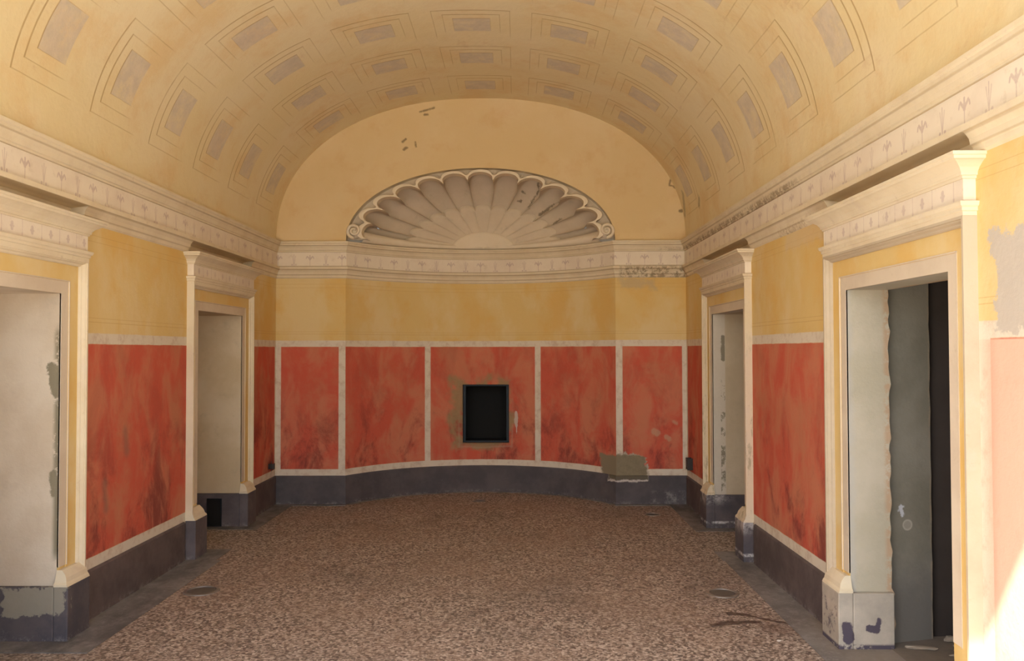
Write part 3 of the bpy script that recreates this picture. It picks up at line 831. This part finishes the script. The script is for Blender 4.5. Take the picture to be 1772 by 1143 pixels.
shell = tag(empty('scallop_shell', (NX, YF + .4, Z0)), 'large cream plaster scallop shell relief filling the arched head of the curved niche', 'shell relief')
DD = .745
cen = [90 + 13 * i + .0139 * i ** 3 for i in range(-6, 7)]
bnd = [(cen[i] + cen[i + 1]) / 2 for i in range(12)]
bnd = [1.5] + bnd + [178.5]
def sh(t, g, out=0.0):
    ct, st = cos(t), sin(t); q = math.sqrt(max(0, 1 - g * g))
    dc = math.sqrt(NR * NR - (NH * g) ** 2) + NCY - YF - .01; w_ = st ** .7 if st > 0 else 0
    dp_ = dc * (1 - w_) + DD * q * w_
    return (NX + (AR * g + out * g) * ct, YF + .01 + dp_ + out * q, Z0 + .004 + (BR * g + out * g) * st)
def lobe(ph, a, b): return a + b * math.sqrt(max(0, 1 - ph * ph)) ** 1.0
def gend(ph): return lobe(ph, .825, .112)
for k in range(13):
    ta, tb = math.radians(bnd[k]), math.radians(bnd[k + 1])
    def fl(a, b):
        ph = (2 * a - 1); t = ta + (tb - ta) * a
        ge = gend(ph) if 0 < k < 12 else lobe(ph, .84, .05)
        g = .50 + (ge - .50) * b
        return sh(t, g, .060 * math.sqrt(max(0, 1 - ph * ph)) * (.35 + .65 * b) - .004)
    m_ = MB(); m_.grid(fl, 18, 22)
    # rounded outer wall of the flute, running forward to the rim
    def wl(a, b):
        p = Vector(fl(a, 1.0)); ph = 2 * a - 1; t = ta + (tb - ta) * a
        ge = gend(ph) if 0 < k < 12 else lobe(ph, .84, .05)
        q = Vector((NX + AR * ge * cos(t), YF + .012, Z0 + .004 + BR * ge * sin(t))); return tuple(p.lerp(q, b))
    m_.grid(wl, 18, 5)
    m_.build('flute', M_SHG, shell, smooth=True, weld=True)
for k in range(13):
    ta, tb = math.radians(bnd[k]), math.radians(bnd[k + 1])
    def fi(a, b):
        ph = (2 * a - 1); t = ta + (tb - ta) * a; g = .19 + (lobe(ph, .545, .055) - .19) * b
        return sh(t, g, -.034 + .020 * math.sqrt(max(0, 1 - ph * ph)) * b)
    def fe(a, b):
        p = Vector(fi(a, 1.0)); ph = 2 * a - 1; t = ta + (tb - ta) * a
        return tuple(p.lerp(Vector(sh(t, lobe(ph, .565, .055), .012)), b))
    m_ = MB(); m_.grid(fi, 12, 10); m_.grid(fe, 12, 2)
    m_.build('inner_flute', M_SHI, shell, smooth=True, weld=True)
m_ = MB()
def hub(a, b):
    t = pi * a; g = .245 * b + .001; return sh(t, g, -.075 + .03 * b * b)
m_.grid(hub, 30, 8)
m_.grid(lambda a, b: tuple(Vector(hub(a, 1.0)).lerp(Vector(sh(pi * a, .262, -.02)), b)), 30, 2)
m_.build('hub', M_SHC, shell, smooth=True, weld=True)
# scalloped rim
rim = []
for k in range(13):
    ta, tb = math.radians(bnd[k]), math.radians(bnd[k + 1])
    for i in range(16):
        ph = 2 * i / 16 - 1; rim.append((ta + (tb - ta) * i / 16, (gend(ph) if 0 < k < 12 else lobe(ph, .84, .05))))
rim.append((math.radians(178.5), .84))
def rp(t, g, y): return (NX + AR * g * cos(t), y, Z0 + .004 + BR * g * sin(t))
m_ = MB()
def soften(i):
    a = [rim[min(max(j, 0), len(rim) - 1)][1] for j in range(i - 1, i + 2)]; return sum(a) / 3
for i in range(len(rim) - 1):
    (t0, g0), (t1, g1) = rim[i], rim[i + 1]
    o0 = min(.992, soften(i) + .036); o1 = min(.992, soften(i + 1) + .036)
    Y0r, Y1r = YF - .018, YF + .11
    m_.quad(rp(t0, g0, Y0r + .006), rp(t1, g1, Y0r + .006), rp(t1, (g1 + o1) / 2, Y0r + .004), rp(t0, (g0 + o0) / 2, Y0r + .004))
    m_.quad(rp(t0, (g0 + o0) / 2, Y0r + .004), rp(t1, (g1 + o1) / 2, Y0r + .004), rp(t1, o1, Y0r + .006), rp(t0, o0, Y0r + .006))
    m_.quad(rp(t0, o0, Y0r + .006), rp(t1, o1, Y0r + .006), rp(t1, o1, Y1r), rp(t0, o0, Y1r))
    m_.quad(rp(t0, g0, Y0r + .006), rp(t1, g1, Y0r + .006), rp(t1, g1, Y1r), rp(t0, g0, Y1r))
m_.build('rim', M_SHC, shell, smooth=False, weld=True)
m_ = MB()      # recessed spandrels between rim and arch
for i in range(len(rim) - 1):
    (t0, g0), (t1, g1) = rim[i], rim[i + 1]
    m_.quad(rp(t0, g0 + .01, YF + .105), rp(t1, g1 + .01, YF + .105), rp(t1, 1.0, YF + .088), rp(t0, 1.0, YF + .088))
m_.build('spandrel', M_SHI, shell)
m_ = sweep(arc, [(.02, 2.752), (-.12, 2.752), (-.12, 2.95)], caps=False); m_.build('bed', M_SHC, shell)
# lower lip following the niche, from volute to hub to volute
m_ = MB()
def lipf(side):
    for i in range(40):
        for a, b in ((i / 40, (i + 1) / 40),):
            def P(f_, q):
                t = pi if side < 0 else 0.0
                g = .93 * (1 - f_)
                p = Vector(sh(t, g, -.01)); lift = .075 * (1 - f_) ** 2
                ring = [(0, 0), (-.03, .006), (-.045, .022 + lift * .4), (-.035, .040 + lift), (0, .046 + lift)]
                d, z = ring[q]; nrm = Vector((cos(t) * g * .6, math.sqrt(1 - g * g), 0)).normalized()
                return tuple(p + nrm * d * (1 + .8 * (1 - f_)) + Vector((0, 0, z - .006)))
            for q in range(4): m_.quad(P(a, q), P(b, q), P(b, q + 1), P(a, q + 1))
lipf(-1); lipf(1)
m_.build('lower_lip', M_SHC, shell, smooth=True, weld=True)
for sg in (-1, 1):
    m_ = MB(); c0 = Vector((NX + sg * 1.325, YF - .012, Z0 + .105)); NS = 70
    def spi(i):
        f_ = i / NS; ang = -pi / 2 + f_ * 2 * pi * 1.75
        r = .076 * (1 - f_) + .012 * f_
        return c0 + Vector((-sg * -r * cos(ang) * 1.0, -.028 * f_, r * sin(ang))), .019 * (1 - f_ * .55)
    ringn = 8
    rings = []
    for i in range(NS + 1):
        p, rr = spi(i); p2, _ = spi(min(i + 1, NS)); p1, _ = spi(max(i - 1, 0)); d = (p2 - p1).normalized(); sd = d.cross(Vector((0, 1, 0))).normalized()
        rings.append([tuple(p + sd * rr * cos(2 * pi * q / ringn) + Vector((0, 1.4, 0)) * rr * sin(2 * pi * q / ringn)) for q in range(ringn)])
    for a, b in zip(rings, rings[1:]):
        for q in range(ringn): m_.quad(a[q], a[(q + 1) % ringn], b[(q + 1) % ringn], b[q])
    for q in range(24):   # backing boss
        a_, b_ = 2 * pi * q / 24, 2 * pi * (q + 1) / 24
        for (r0, y0_), (r1, y1_) in (((.0, -.006), (.02, .0)), ((.02, .0), (.072, .030)), ((.072, .030), (.074, .07))):
            m_.quad(*[tuple(c0 + Vector((r * cos(t), y_, r * sin(t)))) for r, y_, t in ((r0, y0_, a_), (r0, y0_, b_), (r1, y1_, b_), (r1, y1_, a_))])
    m_.build('volute', M_SHC, shell, smooth=True, weld=True)

# ------------------------------------------------------------------ small things
M_BLACK = simple('black_lining', (.010, .009, .008), .8, 0, .2)
M_STEEL = simple('dark_blue_steel', (.020, .024, .028), .5, .6, .2)
yh = niche_y((HX0 + HX1) / 2)
rec = tag(empty('wall_recess', ((HX0 + HX1) / 2, yh + .02, HZ0)), 'black rectangular recess cut into the middle red panel of the curved niche wall', 'wall recess')
mb = MB(); yb0, yb1 = yh - .03, yh + .45
a_ = (HX0, HZ0, HX1, HZ1)
mb.quad((a_[0], yb0, a_[1]), (a_[0], yb1, a_[1]), (a_[0], yb1, a_[3]), (a_[0], yb0, a_[3])); mb.quad((a_[2], yb0, a_[1]), (a_[2], yb1, a_[1]), (a_[2], yb1, a_[3]), (a_[2], yb0, a_[3]))
mb.quad((a_[0], yb0, a_[1]), (a_[2], yb0, a_[1]), (a_[2], yb1, a_[1]), (a_[0], yb1, a_[1])); mb.quad((a_[0], yb0, a_[3]), (a_[2], yb0, a_[3]), (a_[2], yb1, a_[3]), (a_[0], yb1, a_[3]))
mb.quad((a_[0], yb1, a_[1]), (a_[2], yb1, a_[1]), (a_[2], yb1, a_[3]), (a_[0], yb1, a_[3]))
mb.build('lining', M_BLACK, rec)
mb = MB(); w = .030
for lo, hi in (((HX0, HZ0), (HX0 + w, HZ1)), ((HX1 - w, HZ0), (HX1, HZ1)), ((HX0 + w, HZ0), (HX1 - w, HZ0 + w * .6)), ((HX0 + w, HZ1 - w * .6), (HX1 - w, HZ1))):
    mb.box((lo[0], yh + .02, lo[1]), (hi[0], yh + .05, hi[1]))
mb.build('metal_frame', M_STEEL, rec)

# air vent in the reveal plinth of the far left door
vy = 7.590 - .032
vent = tag(empty('air_vent', (-2.795, vy, .0)), 'small black upright vent opening at floor level in the far left doorway', 'vent')
mb = MB(); mb.box((-2.855, vy - .004, .012), (-2.735, vy + .0, .248)); mb.build('dark_opening', M_BLACK, vent)
mb = MB()
for lo, hi in (((-2.862, .004), (-2.853, .256)), ((-2.737, .004), (-2.728, .256)), ((-2.853, .004), (-2.737, .012)), ((-2.853, .248), (-2.737, .256))):
    mb.box((lo[0], vy - .010, lo[1]), (hi[0], vy, hi[1]))
mb.build('metal_frame', M_STEEL, vent)

def round_box(name, s, y, z, w, h_, d, label, rnd):
    x0 = SP(s, 0, y, z)
    e = tag(empty(name, x0), label, 'wall box')
    bm = bmesh.new(); bmesh.ops.create_cube(bm, size=1)
    sgn = 1 if s == 'L' else -1
    for v in bm.verts: v.co = Vector((sgn * (v.co.x + .5) * d, v.co.y * w, v.co.z * h_))
    bmesh.ops.bevel(bm, geom=bm.edges[:], offset=min(w, h_) * rnd, segments=4, affect='EDGES')
    me = bpy.data.meshes.new('housing'); bm.to_mesh(me); bm.free(); me.materials.append(M_BOX)
    o = bpy.data.objects.new('housing', me); COL.objects.link(o); o.parent = e
    bm = bmesh.new(); bmesh.ops.create_cube(bm, size=1)
    for v in bm.verts: v.co = Vector((sgn * (d + (v.co.x + .5) * .006 - .001), v.co.y * w * .6, v.co.z * h_ * .62))
    bmesh.ops.bevel(bm, geom=bm.edges[:], offset=.002, segments=2, affect='EDGES')
    me = bpy.data.meshes.new('cover'); bm.to_mesh(me); bm.free(); me.materials.append(M_BOX2)
    o = bpy.data.objects.new('cover', me); COL.objects.link(o); o.parent = e
M_BOX = simple('dark_grey_plastic', (.045, .040, .036), .5); M_BOX2 = simple('grey_plastic', (.085, .075, .065), .5)
round_box('wall_box', 'L', 8.44, .425, .080, .100, .050, 'small rounded dark grey box on the red left wall beside the far corner', .32)
round_box('wall_box', 'R', 8.42, .450, .070, .100, .048, 'small square dark grey box on the right wall beside the far corner', .12)

M_PLATE = simple('worn_grey_metal', (.26, .23, .20), .5, .5, .3); M_PLATED = simple('dark_glass_metal', (.12, .11, .10), .4, .4, .3)
def disc(x, y, r, label):
    e = tag(empty('floor_plate', (x, y, 0)), label, 'floor plate', 'round metal plates set in the terrazzo floor')
    def rev(name, prof, mat):
        m_ = MB()
        for i in range(40):
            a_, b_ = 2 * pi * i / 40, 2 * pi * (i + 1) / 40
            for (r0, z0), (r1, z1) in zip(prof, prof[1:]):
                m_.quad(*[(x + q * cos(t), y + q * sin(t), z) for q, z, t in ((r0, z0, a_), (r0, z0, b_), (r1, z1, b_), (r1, z1, a_))])
        return m_.build(name, mat, e, smooth=False, weld=True)
    rev('rim', [(r, .0), (r * .99, .005), (r * .80, .006), (r * .78, .001)], M_PLATE)
    rev('cover', [(r * .78, .001), (r * .5, .0035), (r * .001, .004)], M_PLATED)
disc(-2.13, 5.54, .118, 'round grey metal plate in the floor in front of the left red panel')
disc(1.33, 5.50, .108, 'round grey metal plate in the floor in front of the right red panel')
disc(-.44, 8.84, .07, 'small round plate in the floor at the centre of the curved niche')
disc(1.29, 8.11, .08, 'small round plate in the floor before the right pilaster of the niche')

# plaster fragments in the near right doorway
M_FRAG = simple('plaster_chip', (.34, .29, .23), .95, 0, .2, 30); M_FRAGW = simple('white_pebble', (.70, .66, .60), .8, 0, .1, 30)
def frag(x, y, z0, sx, sy, sz, rot, seed, mat, name, label, cat, group=None):
    rnd = random.Random(seed); bm = bmesh.new(); bmesh.ops.create_icosphere(bm, subdivisions=2, radius=1)
    for v in bm.verts:
        d = 1 + .45 * mnoise.noise(v.co * 1.3 + Vector((seed, 0, 0)))
        c = v.co * d; c.z = max(-.75, min(.75, c.z)); v.co = Vector((c.x * sx, c.y * sy, (c.z + .75) * sz))
    bmesh.ops.rotate(bm, verts=bm.verts[:], cent=(0, 0, 0), matrix=Matrix.Rotation(rot, 3, 'Z'))
    me = bpy.data.meshes.new(name); bm.to_mesh(me); bm.free(); me.materials.append(mat)
    o = bpy.data.objects.new(name, me); COL.objects.link(o); o.location = (x, y, z0); tag(o, label, cat, group)
G = 'plaster fragments on the doorway floor'
frag(2.13, 4.47, .007, .085, .022, .008, -.25, 1, M_FRAG, 'plaster_fragment', 'long flat plaster flake at the foot of the grey inner jamb, right doorway', 'rubble', G)
frag(2.36, 4.585, .007, .045, .028, .016, .2, 2, M_FRAG, 'plaster_fragment', 'largest pale plaster lump at the back of the near right doorway', 'rubble', G)
for i, (x, y, a_, b_) in enumerate(((2.39, 4.50, .020, .012), (2.43, 4.46, .016, .012), (2.30, 4.42, .016, .010), (2.26, 4.36, .030, .010), (2.42, 4.54, .014, .010), (2.33, 4.50, .010, .008))):
    frag(x, y, .007, a_, b_, .007, i, 10 + i, M_FRAG, 'plaster_fragment', 'small crumb of broken plaster strewn on the near right doorway floor', 'rubble', G)
frag(1.42, 4.60, .0, .012, .010, .005, .3, 30, M_FRAGW, 'pebble', 'tiny white stone chip on the terrazzo near the dark stain', 'pebble')
